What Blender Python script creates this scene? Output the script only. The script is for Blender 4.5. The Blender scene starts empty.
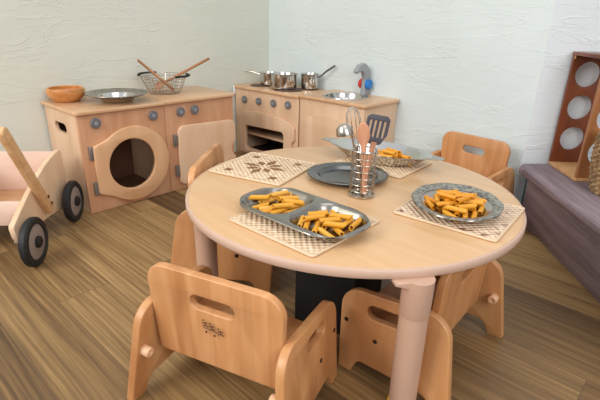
import bpy, bmesh, math, random
from mathutils import Vector, Matrix
PI = math.pi
random.seed(11)
scene = bpy.context.scene
COL = scene.collection

# ------------------------------------------------------------------ materials
def lin(c):
    return tuple(((x/12.92) if x <= .04045 else ((x+.055)/1.055)**2.4) for x in [v/255 for v in c]) + (1,)

def newmat(name):
    m = bpy.data.materials.new(name); m.use_nodes = True
    nt = m.node_tree
    return m, nt, nt.nodes['Principled BSDF']

def N(nt, t, **kw):
    n = nt.nodes.new(t)
    for k, v in kw.items():
        setattr(n, k, v)
    return n

def ramp(nt, fac, stops):
    r = N(nt, 'ShaderNodeValToRGB')
    e = r.color_ramp.elements
    while len(e) < len(stops): e.new(.5)
    for i, (p, c) in enumerate(stops):
        e[i].position = p; e[i].color = lin(c)
    nt.links.new(fac, r.inputs['Fac'])
    return r.outputs['Color']

def plain(name, c, rough=.5, metal=0, bump=0, bscale=60, spec=None):
    m, nt, b = newmat(name)
    b.inputs['Base Color'].default_value = lin(c)
    b.inputs['Roughness'].default_value = rough
    b.inputs['Metallic'].default_value = metal
    if spec is not None: b.inputs['Specular IOR Level'].default_value = spec
    if bump:
        tc = N(nt, 'ShaderNodeTexCoord'); no = N(nt, 'ShaderNodeTexNoise'); no.inputs['Scale'].default_value = bscale
        nt.links.new(tc.outputs['Object'], no.inputs['Vector'])
        bp = N(nt, 'ShaderNodeBump'); bp.inputs['Strength'].default_value = bump; bp.inputs['Distance'].default_value = .002
        nt.links.new(no.outputs['Fac'], bp.inputs['Height']); nt.links.new(bp.outputs['Normal'], b.inputs['Normal'])
    return m

def wood(name, dark, mid, light, grain=(30, 30, 2.2), rough=.42, staves=0, axis='X', contrast=(.3, .5, .72)):
    """Wood: long noise grain, optional glued staves across 'axis'."""
    m, nt, b = newmat(name); L = nt.links.new
    tc = N(nt, 'ShaderNodeTexCoord'); mp = N(nt, 'ShaderNodeMapping'); mp.inputs['Scale'].default_value = grain
    oi = N(nt, 'ShaderNodeObjectInfo'); ad = N(nt, 'ShaderNodeVectorMath', operation='ADD')
    sc = N(nt, 'ShaderNodeVectorMath', operation='SCALE'); sc.inputs['Scale'].default_value = 7.3
    L(oi.outputs['Random'], sc.inputs[0])
    L(tc.outputs['Object'], mp.inputs['Vector']); L(mp.outputs['Vector'], ad.inputs[0]); L(sc.outputs['Vector'], ad.inputs[1])
    no = N(nt, 'ShaderNodeTexNoise'); no.inputs['Scale'].default_value = 1; no.inputs['Detail'].default_value = 5
    no.inputs['Distortion'].default_value = .6
    L(ad.outputs['Vector'], no.inputs['Vector'])
    col = ramp(nt, no.outputs['Fac'], [(contrast[0], dark), (contrast[1], mid), (contrast[2], light)])
    if staves:
        sp = N(nt, 'ShaderNodeSeparateXYZ'); L(tc.outputs['Object'], sp.inputs[0])
        mu = N(nt, 'ShaderNodeMath', operation='MULTIPLY'); mu.inputs[1].default_value = 1/staves
        fl = N(nt, 'ShaderNodeMath', operation='FLOOR'); L(sp.outputs[axis], mu.inputs[0]); L(mu.outputs[0], fl.inputs[0])
        wn = N(nt, 'ShaderNodeTexWhiteNoise', noise_dimensions='1D'); L(fl.outputs[0], wn.inputs['W'])
        mr = N(nt, 'ShaderNodeMapRange'); mr.inputs['To Min'].default_value = .93; mr.inputs['To Max'].default_value = 1.04
        L(wn.outputs['Value'], mr.inputs['Value'])
        mx = N(nt, 'ShaderNodeVectorMath', operation='SCALE'); L(col, mx.inputs[0]); L(mr.outputs[0], mx.inputs['Scale'])
        col = mx.outputs['Vector']
    L(col, b.inputs['Base Color'])
    b.inputs['Roughness'].default_value = rough
    b.inputs['Coat Weight'].default_value = .12; b.inputs['Coat Roughness'].default_value = .25
    return m

def ply_edge(name, a, c, period=.0052):
    """Plywood edge: thin layers; used for nothing that needs orientation."""
    return wood(name, a, c, c, (60, 60, 8), .5)

def metal(name, c=(190, 188, 184), rough=.18, speck=0, scale=260):
    m, nt, b = newmat(name); L = nt.links.new
    b.inputs['Base Color'].default_value = lin(c); b.inputs['Metallic'].default_value = 1; b.inputs['Roughness'].default_value = rough
    tc = N(nt, 'ShaderNodeTexCoord'); no = N(nt, 'ShaderNodeTexNoise'); no.inputs['Scale'].default_value = scale if speck else 30
    no.inputs['Detail'].default_value = 3
    L(tc.outputs['Object'], no.inputs['Vector'])
    if speck:
        d = tuple(int(v*(1-speck)) for v in c)
        L(ramp(nt, no.outputs['Fac'], [(.38, d), (.62, c)]), b.inputs['Base Color'])
        bp = N(nt, 'ShaderNodeBump'); bp.inputs['Strength'].default_value = .5; bp.inputs['Distance'].default_value = .002
        L(no.outputs['Fac'], bp.inputs['Height']); L(bp.outputs['Normal'], b.inputs['Normal'])
    else:
        mr = N(nt, 'ShaderNodeMapRange'); mr.inputs['To Min'].default_value = rough*.7; mr.inputs['To Max'].default_value = rough*1.5
        L(no.outputs['Fac'], mr.inputs['Value']); L(mr.outputs[0], b.inputs['Roughness'])
    return m

def plaster(name, c1, c2, seed=0):
    m, nt, b = newmat(name); L = nt.links.new
    tc = N(nt, 'ShaderNodeTexCoord')
    def strokes(scale, rot, sd, width):
        # thin trowel ridges: contour lines of a stretched noise, broken up by a mask
        mp = N(nt, 'ShaderNodeMapping'); mp.inputs['Scale'].default_value = scale; mp.inputs['Rotation'].default_value = rot; mp.inputs['Location'].default_value = (sd, sd*1.7, sd*.6)
        L(tc.outputs['Object'], mp.inputs['Vector'])
        n1 = N(nt, 'ShaderNodeTexNoise'); n1.inputs['Scale'].default_value = 1; n1.inputs['Detail'].default_value = 5; n1.inputs['Distortion'].default_value = .9
        L(mp.outputs['Vector'], n1.inputs['Vector'])
        sb = N(nt, 'ShaderNodeMath', operation='SUBTRACT'); L(n1.outputs['Fac'], sb.inputs[0]); sb.inputs[1].default_value = .5
        ab = N(nt, 'ShaderNodeMath', operation='ABSOLUTE'); L(sb.outputs[0], ab.inputs[0])
        mr = N(nt, 'ShaderNodeMapRange', interpolation_type='SMOOTHSTEP'); mr.inputs['From Min'].default_value = 0; mr.inputs['From Max'].default_value = width
        mr.inputs['To Min'].default_value = 1; mr.inputs['To Max'].default_value = 0; L(ab.outputs[0], mr.inputs['Value'])
        mk = N(nt, 'ShaderNodeTexNoise'); mk.inputs['Scale'].default_value = 5.5; mk.inputs['Detail'].default_value = 2; L(mp.outputs['Vector'], mk.inputs['Vector'])
        mm = N(nt, 'ShaderNodeTexNoise'); mm.inputs['Scale'].default_value = 4; L(tc.outputs['Object'], mm.inputs['Vector'])
        mq = N(nt, 'ShaderNodeMapRange'); mq.inputs['From Min'].default_value = .42; mq.inputs['From Max'].default_value = .6; L(mm.outputs['Fac'], mq.inputs['Value'])
        mu = N(nt, 'ShaderNodeMath', operation='MULTIPLY'); L(mr.outputs[0], mu.inputs[0]); L(mq.outputs[0], mu.inputs[1])
        # flat step on one side of each ridge, like an overlapping trowel pass
        st = N(nt, 'ShaderNodeMapRange', interpolation_type='SMOOTHSTEP'); st.inputs['From Min'].default_value = -.02; st.inputs['From Max'].default_value = .02; L(sb.outputs[0], st.inputs['Value'])
        ma = N(nt, 'ShaderNodeMath', operation='MULTIPLY_ADD'); L(st.outputs[0], ma.inputs[0]); ma.inputs[1].default_value = .35; L(mu.outputs[0], ma.inputs[2])
        return ma.outputs[0]
    s1 = strokes((2.2, 2.2, 9), (.10, .14, 0), seed, .022); s2 = strokes((4.5, 4.5, 14), (-.2, -.25, 0), seed+3, .03)
    n2 = N(nt, 'ShaderNodeTexNoise'); n2.inputs['Scale'].default_value = 22; n2.inputs['Detail'].default_value = 5
    L(tc.outputs['Object'], n2.inputs['Vector'])
    a1 = N(nt, 'ShaderNodeMath', operation='MULTIPLY_ADD'); L(s2, a1.inputs[0]); a1.inputs[1].default_value = .6; L(s1, a1.inputs[2])
    a2 = N(nt, 'ShaderNodeMath', operation='MULTIPLY_ADD'); L(n2.outputs['Fac'], a2.inputs[0]); a2.inputs[1].default_value = .5; L(a1.outputs[0], a2.inputs[2])
    bp = N(nt, 'ShaderNodeBump'); bp.inputs['Strength'].default_value = .30; bp.inputs['Distance'].default_value = .005
    L(a2.outputs[0], bp.inputs['Height']); L(bp.outputs['Normal'], b.inputs['Normal'])
    n3 = N(nt, 'ShaderNodeTexNoise'); n3.inputs['Scale'].default_value = 2.2; n3.inputs['Detail'].default_value = 4
    L(tc.outputs['Object'], n3.inputs['Vector'])
    L(ramp(nt, n3.outputs['Fac'], [(.3, c1), (.7, c2)]), b.inputs['Base Color'])
    b.inputs['Roughness'].default_value = .75
    return m

def streaky_planks(name, cols, width, length, rot=0, grain=(2.6, 110, 110), loc=(0, 0, 0), rough=.45, seam=.0016, seamcol=(70, 52, 38)):
    """Plank flooring / vinyl: brick texture lays the boards, stretched noise the grain."""
    m, nt, b = newmat(name); L = nt.links.new
    tc = N(nt, 'ShaderNodeTexCoord'); mp = N(nt, 'ShaderNodeMapping'); mp.inputs['Rotation'].default_value = (0, 0, rot); mp.inputs['Location'].default_value = loc
    L(tc.outputs['Object'], mp.inputs['Vector'])
    br = N(nt, 'ShaderNodeTexBrick'); br.offset = .37; br.offset_frequency = 2; br.squash = 1
    br.inputs['Scale'].default_value = 1; br.inputs['Brick Width'].default_value = length; br.inputs['Row Height'].default_value = width
    br.inputs['Mortar Size'].default_value = seam; br.inputs['Mortar Smooth'].default_value = .2; br.inputs['Bias'].default_value = 0
    br.inputs['Color1'].default_value = (0, 0, 0, 1); br.inputs['Color2'].default_value = (1, 1, 1, 1); br.inputs['Mortar'].default_value = (.5, .5, .5, 1)
    L(mp.outputs['Vector'], br.inputs['Vector'])
    # grain coordinates shifted per board
    sc = N(nt, 'ShaderNodeVectorMath', operation='SCALE'); sc.inputs['Scale'].default_value = 13.7
    L(br.outputs['Color'], sc.inputs[0])
    ad = N(nt, 'ShaderNodeVectorMath', operation='ADD'); L(mp.outputs['Vector'], ad.inputs[0]); L(sc.outputs['Vector'], ad.inputs[1])
    mg = N(nt, 'ShaderNodeMapping'); mg.inputs['Scale'].default_value = grain; L(ad.outputs['Vector'], mg.inputs['Vector'])
    no = N(nt, 'ShaderNodeTexNoise'); no.inputs['Scale'].default_value = 1; no.inputs['Detail'].default_value = 7; no.inputs['Roughness'].default_value = .62; no.inputs['Distortion'].default_value = .2
    L(mg.outputs['Vector'], no.inputs['Vector'])
    mg2 = N(nt, 'ShaderNodeMapping'); mg2.inputs['Scale'].default_value = tuple(g*.22 for g in grain); L(ad.outputs['Vector'], mg2.inputs['Vector'])
    no2 = N(nt, 'ShaderNodeTexNoise'); no2.inputs['Scale'].default_value = 1; no2.inputs['Detail'].default_value = 3; no2.inputs['Distortion'].default_value = 1.2
    L(mg2.outputs['Vector'], no2.inputs['Vector'])
    bw = N(nt, 'ShaderNodeSeparateColor'); L(br.outputs['Color'], bw.inputs['Color'])
    a1 = N(nt, 'ShaderNodeMath', operation='MULTIPLY_ADD'); L(bw.outputs['Red'], a1.inputs[0]); a1.inputs[1].default_value = .46; L(no.outputs['Fac'], a1.inputs[2])
    a2 = N(nt, 'ShaderNodeMath', operation='MULTIPLY_ADD'); L(no2.outputs['Fac'], a2.inputs[0]); a2.inputs[1].default_value = .42; L(a1.outputs[0], a2.inputs[2])
    a3 = N(nt, 'ShaderNodeMath', operation='SUBTRACT'); L(a2.outputs[0], a3.inputs[0]); a3.inputs[1].default_value = .44
    col = ramp(nt, a3.outputs[0], cols)
    mx = N(nt, 'ShaderNodeMix', data_type='RGBA'); L(br.outputs['Fac'], mx.inputs['Factor']); L(col, mx.inputs['A']); mx.inputs['B'].default_value = lin(seamcol)
    L(mx.outputs['Result'], b.inputs['Base Color'])
    b.inputs['Roughness'].default_value = rough
    bp = N(nt, 'ShaderNodeBump'); bp.inputs['Strength'].default_value = .08; bp.inputs['Distance'].default_value = .002
    L(no.outputs['Fac'], bp.inputs['Height']); L(bp.outputs['Normal'], b.inputs['Normal'])
    return m

def woven(name, base, dark, stains):
    """Palm-leaf weave: checker of over/under strands."""
    m, nt, b = newmat(name); L = nt.links.new
    tc = N(nt, 'ShaderNodeTexCoord')
    sp = N(nt, 'ShaderNodeSeparateXYZ'); L(tc.outputs['Object'], sp.inputs[0])
    def sin(o, k):
        q = N(nt, 'ShaderNodeMath', operation='MULTIPLY'); q.inputs[1].default_value = k; L(o, q.inputs[0])
        s = N(nt, 'ShaderNodeMath', operation='SINE'); L(q.outputs[0], s.inputs[0]); return s.outputs[0]
    k = PI/.0085
    pr = N(nt, 'ShaderNodeMath', operation='MULTIPLY'); L(sin(sp.outputs['X'], k), pr.inputs[0]); L(sin(sp.outputs['Y'], k), pr.inputs[1])
    no = N(nt, 'ShaderNodeTexNoise'); no.inputs['Scale'].default_value = 70; no.inputs['Detail'].default_value = 3; L(tc.outputs['Object'], no.inputs['Vector'])
    ma = N(nt, 'ShaderNodeMath', operation='MULTIPLY_ADD'); L(pr.outputs[0], ma.inputs[0]); ma.inputs[1].default_value = .16; L(no.outputs['Fac'], ma.inputs[2])
    col = ramp(nt, ma.outputs[0], [(.18, dark), (.42, tuple(int((x+y)/2) for x, y in zip(dark, base))), (.62, base)])
    if stains:
        n2 = N(nt, 'ShaderNodeTexNoise'); n2.inputs['Scale'].default_value = stains[0]; n2.inputs['Detail'].default_value = 4; L(tc.outputs['Object'], n2.inputs['Vector'])
        f = N(nt, 'ShaderNodeMapRange'); f.inputs['From Min'].default_value = stains[1]; f.inputs['From Max'].default_value = stains[1]+.08; L(n2.outputs['Fac'], f.inputs['Value'])
        mx = N(nt, 'ShaderNodeMix', data_type='RGBA'); L(f.outputs[0], mx.inputs['Factor']); L(col, mx.inputs['A']); mx.inputs['B'].default_value = lin((128, 84, 62))
        col = mx.outputs['Result']
    L(col, b.inputs['Base Color']); b.inputs['Roughness'].default_value = .7
    bp = N(nt, 'ShaderNodeBump'); bp.inputs['Strength'].default_value = .8; bp.inputs['Distance'].default_value = .003
    L(pr.outputs[0], bp.inputs['Height']); L(bp.outputs['Normal'], b.inputs['Normal'])
    return m

M = {}
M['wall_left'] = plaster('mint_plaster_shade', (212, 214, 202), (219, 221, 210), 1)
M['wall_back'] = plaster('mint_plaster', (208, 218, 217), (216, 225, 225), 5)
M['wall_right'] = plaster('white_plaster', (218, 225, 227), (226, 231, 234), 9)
M['floor'] = streaky_planks('plank_floor', [(.2, (80, 58, 36)), (.42, (115, 88, 55)), (.58, (138, 108, 68)), (.85, (174, 141, 95))], .152, 1.22, loc=(.3, .05, 0), seam=.0009, seamcol=(84, 64, 48))
M['bench'] = streaky_planks('lilac_wood_vinyl', [(.2, (108, 92, 98)), (.45, (142, 124, 130)), (.6, (158, 140, 146)), (.85, (182, 164, 168))], .31, 3, rot=0, grain=(3, 40, 40), seam=.0004, seamcol=(120, 104, 108), rough=.6)
M['chair'] = wood('honey_maple', (182, 122, 73), (201, 142, 91), (213, 158, 108), (26, 26, 2.4), .4, staves=.047, axis='X')
M['chair_side'] = wood('honey_maple_side', (180, 121, 73), (201, 144, 93), (214, 161, 110), (9, 14, 2.6), .4, staves=.06, axis='Y')
M['peg'] = plain('pale_peg_wood', (222, 178, 140), .5)
M['bolt'] = plain('dark_bolt', (62, 48, 38), .4, .6)
M['brand'] = plain('burnt_brand', (92, 56, 34), .7)
M['table'] = wood('maple_laminate', (203, 161, 116), (209, 168, 124), (214, 176, 133), (3, 22, 22), .3, contrast=(.3, .5, .7))
M['band'] = plain('pink_beige_edging', (196, 164, 144), .45)
M['leg'] = plain('pink_beige_tube', (194, 158, 136), .4)
M['yellow'] = plain('yellow_ring', (238, 186, 28), .45)
M['foot'] = wood('leg_foot_wood', (150, 100, 58), (174, 120, 72), (190, 138, 88))
M['birch'] = wood('birch_ply', (214, 176, 142), (222, 186, 153), (230, 197, 166), (14, 14, 1.8), .45)
M['birch_h'] = wood('birch_ply_flat', (200, 154, 114), (210, 167, 127), (220, 180, 142), (14, 2.0, 14), .34)
M['birch_w'] = wood('washer_ply', (194, 140, 104), (206, 154, 117), (217, 169, 133), (12, 12, 1.8), .45)
M['birch_pale'] = wood('pale_birch_door', (220, 180, 146), (227, 190, 157), (233, 199, 168), (10, 10, 2), .42)
M['door'] = wood('door_birch', (212, 164, 120), (222, 176, 134), (231, 190, 150), (12, 12, 1.8), .42)
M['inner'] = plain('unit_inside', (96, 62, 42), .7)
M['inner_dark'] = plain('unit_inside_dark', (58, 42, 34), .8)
M['edge'] = plain('ply_edge', (196, 146, 104), .5)
M['knob'] = plain('grey_knob', (112, 112, 116), .45)
M['knob_in'] = plain('grey_knob_centre', (150, 150, 153), .4)
M['hinge'] = plain('hinge_grey', (150, 148, 148), .35, .7)
M['black'] = plain('black_plastic', (20, 19, 19), .7)
M['burner'] = plain('brown_burner', (82, 58, 46), .5)
M['steel'] = metal('polished_steel', (206, 204, 200), .14)
M['steel_d'] = metal('dull_steel', (186, 178, 168), .2)
M['steel_tray'] = metal('tray_steel', (156, 150, 142), .2)
M['steel_dk'] = metal('dark_steel', (112, 112, 112), .22)
M['pewter'] = metal('speckled_pewter', (186, 180, 170), .3, speck=.32, scale=110)
M['faucet'] = plain('faucet_grey', (150, 154, 156), .5)
M['blue'] = plain('blue_knob', (28, 118, 196), .4)
M['red'] = plain('red_knob', (196, 44, 44), .4)
M['white'] = plain('white_clip', (232, 232, 228), .4)
M['bowlwood'] = wood('turned_bowl_wood', (176, 110, 56), (200, 136, 76), (216, 156, 96), (20, 20, 30), .4)
M['spoonwood'] = wood('spoon_wood', (140, 90, 50), (162, 108, 64), (180, 126, 82), (40, 40, 6), .5)
M['spoonpink'] = wood('pinkish_spoon_wood', (190, 128, 96), (206, 148, 116), (218, 164, 134), (40, 40, 6), .5)
M['turner'] = plain('slate_turner', (74, 72, 80), .45)
M['penne'] = plain('penne_orange', (216, 152, 38), .45, bump=.3, bscale=400)
M['penne2'] = plain('penne_amber', (216, 142, 22), .4)
M['penne_pale'] = plain('penne_pale', (218, 164, 66), .45)
M['mat'] = woven('palm_weave', (234, 208, 176), (196, 158, 122), None)
M['mat_st'] = woven('palm_weave_stained', (236, 212, 184), (198, 160, 130), (24, .60))
M['mat_motif'] = woven('dark_palm_motif', (150, 106, 66), (104, 70, 40), None)
M['mat_edge'] = plain('mat_binding', (218, 192, 160), .7, bump=.6, bscale=160)
M['cart'] = wood('cart_birch', (218, 182, 146), (227, 194, 160), (234, 205, 174), (10, 10, 3), .45)
M['cart_pink'] = wood('cart_birch_pink', (218, 186, 168), (226, 196, 178), (232, 204, 188), (10, 3, 10), .5)
M['cart_bed'] = wood('cart_bed_ply', (182, 134, 92), (196, 150, 108), (206, 162, 122), (8, 8, 8), .5)
M['handle'] = wood('cart_handle_wood', (204, 156, 106), (216, 170, 122), (226, 184, 138), (30, 30, 30), .45)
M['brass'] = plain('brass_bolt', (120, 88, 44), .35, .9)
M['tyre'] = plain('black_tyre', (24, 24, 26), .6, bump=.4, bscale=120)
M['hub'] = plain('grey_wheel_disc', (142, 128, 122), .5)
M['walnut'] = wood('red_brown_stained_wood', (96, 46, 22), (122, 62, 32), (142, 78, 42), (10, 10, 2.4), .35)
M['walnut_l'] = wood('brown_pine', (150, 96, 56), (172, 114, 70), (190, 132, 84), (10, 10, 2.4), .4)
M['pine'] = wood('pale_pine_edge', (190, 140, 92), (206, 158, 108), (216, 170, 122), (12, 12, 12), .45)
M['teal'] = plain('teal_paint', (16, 84, 88), .5)

def rattan():
    m, nt, b = newmat('woven_rattan'); L = nt.links.new
    tc = N(nt, 'ShaderNodeTexCoord'); no = N(nt, 'ShaderNodeTexNoise'); no.inputs['Scale'].default_value = 45; no.inputs['Detail'].default_value = 3
    L(tc.outputs['Object'], no.inputs['Vector'])
    L(ramp(nt, no.outputs['Fac'], [(.3, (104, 78, 50)), (.5, (152, 120, 82)), (.7, (184, 152, 110))]), b.inputs['Base Color'])
    b.inputs['Roughness'].default_value = .6
    return m
M['rattan'] = rattan()

# ------------------------------------------------------------------ mesh helpers
def bm_join(bm, me):
    bm.from_mesh(me)

def box(bm, lo, hi, bev=0, mat=None, seg=2):
    """Axis-aligned box lo..hi, optional bevel and 4x4 transform, appended to bm."""
    t = bmesh.new()
    bmesh.ops.create_cube(t, size=1)
    lo = Vector(lo); hi = Vector(hi)
    for v in t.verts:
        v.co = Vector([(lo[i]+hi[i])/2 + v.co[i]*(hi[i]-lo[i]) for i in range(3)])
    if bev:
        bmesh.ops.bevel(t, geom=list(t.edges), offset=bev, segments=seg, affect='EDGES', profile=.5)
    if mat is not None: t.transform(mat)
    me = bpy.data.meshes.new('tmp'); t.to_mesh(me); t.free(); bm.from_mesh(me); bpy.data.meshes.remove(me)

def frame_of(d):
    d = Vector(d).normalized()
    a = Vector((0, 0, 1)) if abs(d.z) < .95 else Vector((1, 0, 0))
    x = d.cross(a).normalized(); y = d.cross(x).normalized()
    return x, y, d

def tube(bm, pts, r, n=10, caps=True, closed=False):
    """Round tube through pts; r is a number or one radius per point."""
    pts = [Vector(p) for p in pts]; k = len(pts)
    rs = r if isinstance(r, (list, tuple)) else [r]*k
    rings = []; px = None
    for i, p in enumerate(pts):
        if closed: d = pts[(i+1) % k] - pts[i-1]
        else: d = pts[min(i+1, k-1)] - pts[max(i-1, 0)]
        d.normalize()
        if px is None: x, y, _ = frame_of(d)
        else:
            x = px - d*px.dot(d)
            x = x.normalized() if x.length > 1e-6 else frame_of(d)[0]
            y = d.cross(x)
        px = x
        rings.append([bm.verts.new(p + (x*math.cos(2*PI*j/n) + y*math.sin(2*PI*j/n))*rs[i]) for j in range(n)])
    for i in range(k if closed else k-1):
        a, b = rings[i], rings[(i+1) % k]
        for j in range(n): bm.faces.new((a[j], a[(j+1) % n], b[(j+1) % n], b[j]))
    if caps and not closed:
        bm.faces.new(rings[0][::-1]); bm.faces.new(rings[-1])

def lathe(bm, prof, origin=(0, 0, 0), axis=(0, 0, 1), n=40, sx=1, sy=1, mod=None):
    """Revolve (r,h) profile about an axis; sx/sy squash for ovals; mod(angle,r) wobbles the radius."""
    x, y, d = frame_of(axis)
    if abs(Vector(axis).z) > .95: x, y, d = Vector((1, 0, 0)), Vector((0, 1, 0)), Vector((0, 0, 1))
    o = Vector(origin); rings = []
    for r, h in prof:
        if r < 1e-6: rings.append([bm.verts.new(o + d*h)])
        else:
            row = []
            for j in range(n):
                a = 2*PI*j/n; rr = mod(a, r) if mod else r
                row.append(bm.verts.new(o + x*(rr*sx*math.cos(a)) + y*(rr*sy*math.sin(a)) + d*h))
            rings.append(row)
    for a, b in zip(rings[:-1], rings[1:]):
        for j in range(n):
            q = (j+1) % n
            if len(a) == 1 and len(b) == 1: continue
            if len(a) == 1: bm.faces.new((a[0], b[q], b[j]))
            elif len(b) == 1: bm.faces.new((a[j], a[q], b[0]))
            else: bm.faces.new((a[j], a[q], b[q], b[j]))

def round_poly(pts, seg=7):
    """Corner list (u,v,r) -> outline points with rounded corners."""
    out = []; n = len(pts)
    for i, p in enumerate(pts):
        P = Vector(p[:2]); r = p[2] if len(p) > 2 else 0
        A = Vector(pts[i-1][:2]); B = Vector(pts[(i+1) % n][:2])
        if r <= 0: out.append((P.x, P.y)); continue
        da = (A-P).normalized(); db = (B-P).normalized()
        ang = math.acos(max(-1, min(1, da.dot(db)))); t = r/math.tan(ang/2)
        t = min(t, (A-P).length*.49, (B-P).length*.49); r = t*math.tan(ang/2)
        c = P + (da+db).normalized()*(r/math.sin(ang/2))
        a0 = P+da*t-c; a1 = P+db*t-c
        s = math.atan2(a0.y, a0.x); e = math.atan2(a1.y, a1.x); dl = e-s
        while dl > PI: dl -= 2*PI
        while dl < -PI: dl += 2*PI
        for k in range(seg+1):
            q = s+dl*k/seg; out.append((c.x+r*math.cos(q), c.y+r*math.sin(q)))
    return out

def circle2(cx, cy, rx, ry=None, n=36):
    ry = ry or rx
    return [(cx+rx*math.cos(2*PI*i/n), cy+ry*math.sin(2*PI*i/n)) for i in range(n)]

def slot2(cx, cy, L, H, ang=0, n=10):
    """Stadium shape."""
    out = []; r = H/2; h = L/2-r
    for s, a0 in ((1, -PI/2), (-1, PI/2)):
        for k in range(n+1):
            a = a0+PI*k/n; out.append((s*h+r*math.cos(a), r*math.sin(a)))
    c, s = math.cos(ang), math.sin(ang)
    return [(cx+u*c-v*s, cy+u*s+v*c) for u, v in out]

def plate(bm, outline, holes, thick, M4, bev=.0025):
    """Flat board cut to a 2-D outline with holes, rounded edges; M4 maps (u,v,w) to the part's space; w is centred."""
    cu = bpy.data.curves.new('tmp', 'CURVE'); cu.dimensions = '2D'; cu.fill_mode = 'BOTH'
    cu.extrude = thick/2 - bev; cu.bevel_depth = bev; cu.bevel_resolution = 2; cu.offset = -bev
    for loop in [outline]+list(holes):
        s = cu.splines.new('POLY'); s.points.add(len(loop)-1); s.use_cyclic_u = True
        for p, (u, v) in zip(s.points, loop): p.co = (u, v, 0, 1)
    ob = bpy.data.objects.new('tmp', cu); COL.objects.link(ob)
    dg = bpy.context.evaluated_depsgraph_get(); dg.update()
    me = bpy.data.meshes.new_from_object(ob.evaluated_get(dg))
    me.transform(M4)
    t = bmesh.new(); t.from_mesh(me); bmesh.ops.remove_doubles(t, verts=t.verts, dist=1e-5); t.to_mesh(me); t.free()
    bm.from_mesh(me)
    bpy.data.objects.remove(ob); bpy.data.curves.remove(cu); bpy.data.meshes.remove(me)

def axes(o, u, v):
    """Matrix with origin o, columns u, v, u x v."""
    u = Vector(u).normalized(); v = Vector(v).normalized(); w = u.cross(v)
    return Matrix(((u.x, v.x, w.x, o[0]), (u.y, v.y, w.y, o[1]), (u.z, v.z, w.z, o[2]), (0, 0, 0, 1)))

def link(name, bm, mat, parent=None, smooth=35, inv=None):
    bmesh.ops.recalc_face_normals(bm, faces=bm.faces)
    me = bpy.data.meshes.new(name); bm.to_mesh(me); bm.free()
    if inv is not None: me.transform(inv)
    me.materials.append(mat)
    if smooth:
        me.shade_smooth(); me.set_sharp_from_angle(angle=math.radians(smooth))
    o = bpy.data.objects.new(name, me); COL.objects.link(o)
    if parent is not None: o.parent = parent
    return o

def tag(o, label, cat, group=None, kind=None):
    o['label'] = label; o['category'] = cat
    if group: o['group'] = group
    if kind: o['kind'] = kind
    return o

def thing(name, label, cat, loc=(0, 0, 0), rz=0, group=None):
    o = bpy.data.objects.new(name, None); COL.objects.link(o)
    o.empty_display_size = .05
    o.location = loc; o.rotation_euler = (0, 0, rz)
    return tag(o, label, cat, group)

def inv_of(o):
    return (Matrix.Translation(o.location) @ o.rotation_euler.to_matrix().to_4x4()).inverted()

class Thing:
    """A thing whose parts are modelled in room coordinates or in its own."""
    def __init__(s, name, label, cat, loc=(0, 0, 0), rz=0, group=None, world=False):
        s.root = thing(name, label, cat, loc, rz, group)
        s.inv = inv_of(s.root) if world else None
    def part(s, name, fn, mat, parent=None, smooth=35, label=None):
        bm = bmesh.new(); fn(bm)
        o = link(name, bm, M[mat], parent or s.root, smooth, s.inv)
        if label: o['label'] = label
        return o

def single(name, fn, mat, label, cat, loc=(0, 0, 0), rot=(0, 0, 0), group=None, smooth=35):
    bm = bmesh.new(); fn(bm)
    o = link(name, bm, M[mat], None, smooth)
    o.location = loc; o.rotation_euler = rot
    return tag(o, label, cat, group)

def copy_tree(o, parent=None):
    c = o.copy(); COL.objects.link(c); c.parent = parent
    for ch in list(o.children): copy_tree(ch, c)
    return c

# ------------------------------------------------------------------ setting
def structure(name, fn, mat):
    bm = bmesh.new(); fn(bm); o = link(name, bm, M[mat], None, 0); o['kind'] = 'structure'; return o
KX = 1.615                                   # corner where the back wall turns away
WD = Vector((.69, .724, 0)).normalized()      # direction of the recessed right wall
def slab(a, b, thick, z0=0, z1=2.5):
    def fn(bm):
        a_, b_ = Vector((*a, 0)), Vector((*b, 0)); d = (b_-a_); n = Vector((-d.y, d.x, 0)).normalized()*thick
        pts = [a_, b_, b_+n, a_+n]
        lo = [bm.verts.new(p+Vector((0, 0, z0))) for p in pts]; hi = [bm.verts.new(p+Vector((0, 0, z1))) for p in pts]
        bm.faces.new(lo[::-1]); bm.faces.new(hi)
        for i in range(4): bm.faces.new((lo[i], lo[(i+1) % 4], hi[(i+1) % 4], hi[i]))
    return fn
structure('floor', lambda bm: box(bm, (-.12, -4.2, -.06), (4.2, 1.9, 0)), 'floor')
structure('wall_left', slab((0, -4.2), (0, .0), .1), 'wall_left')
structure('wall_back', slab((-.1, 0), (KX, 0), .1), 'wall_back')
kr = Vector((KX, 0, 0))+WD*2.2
structure('wall_right', slab((KX, 0), (kr.x, kr.y), .1), 'wall_right')

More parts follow.
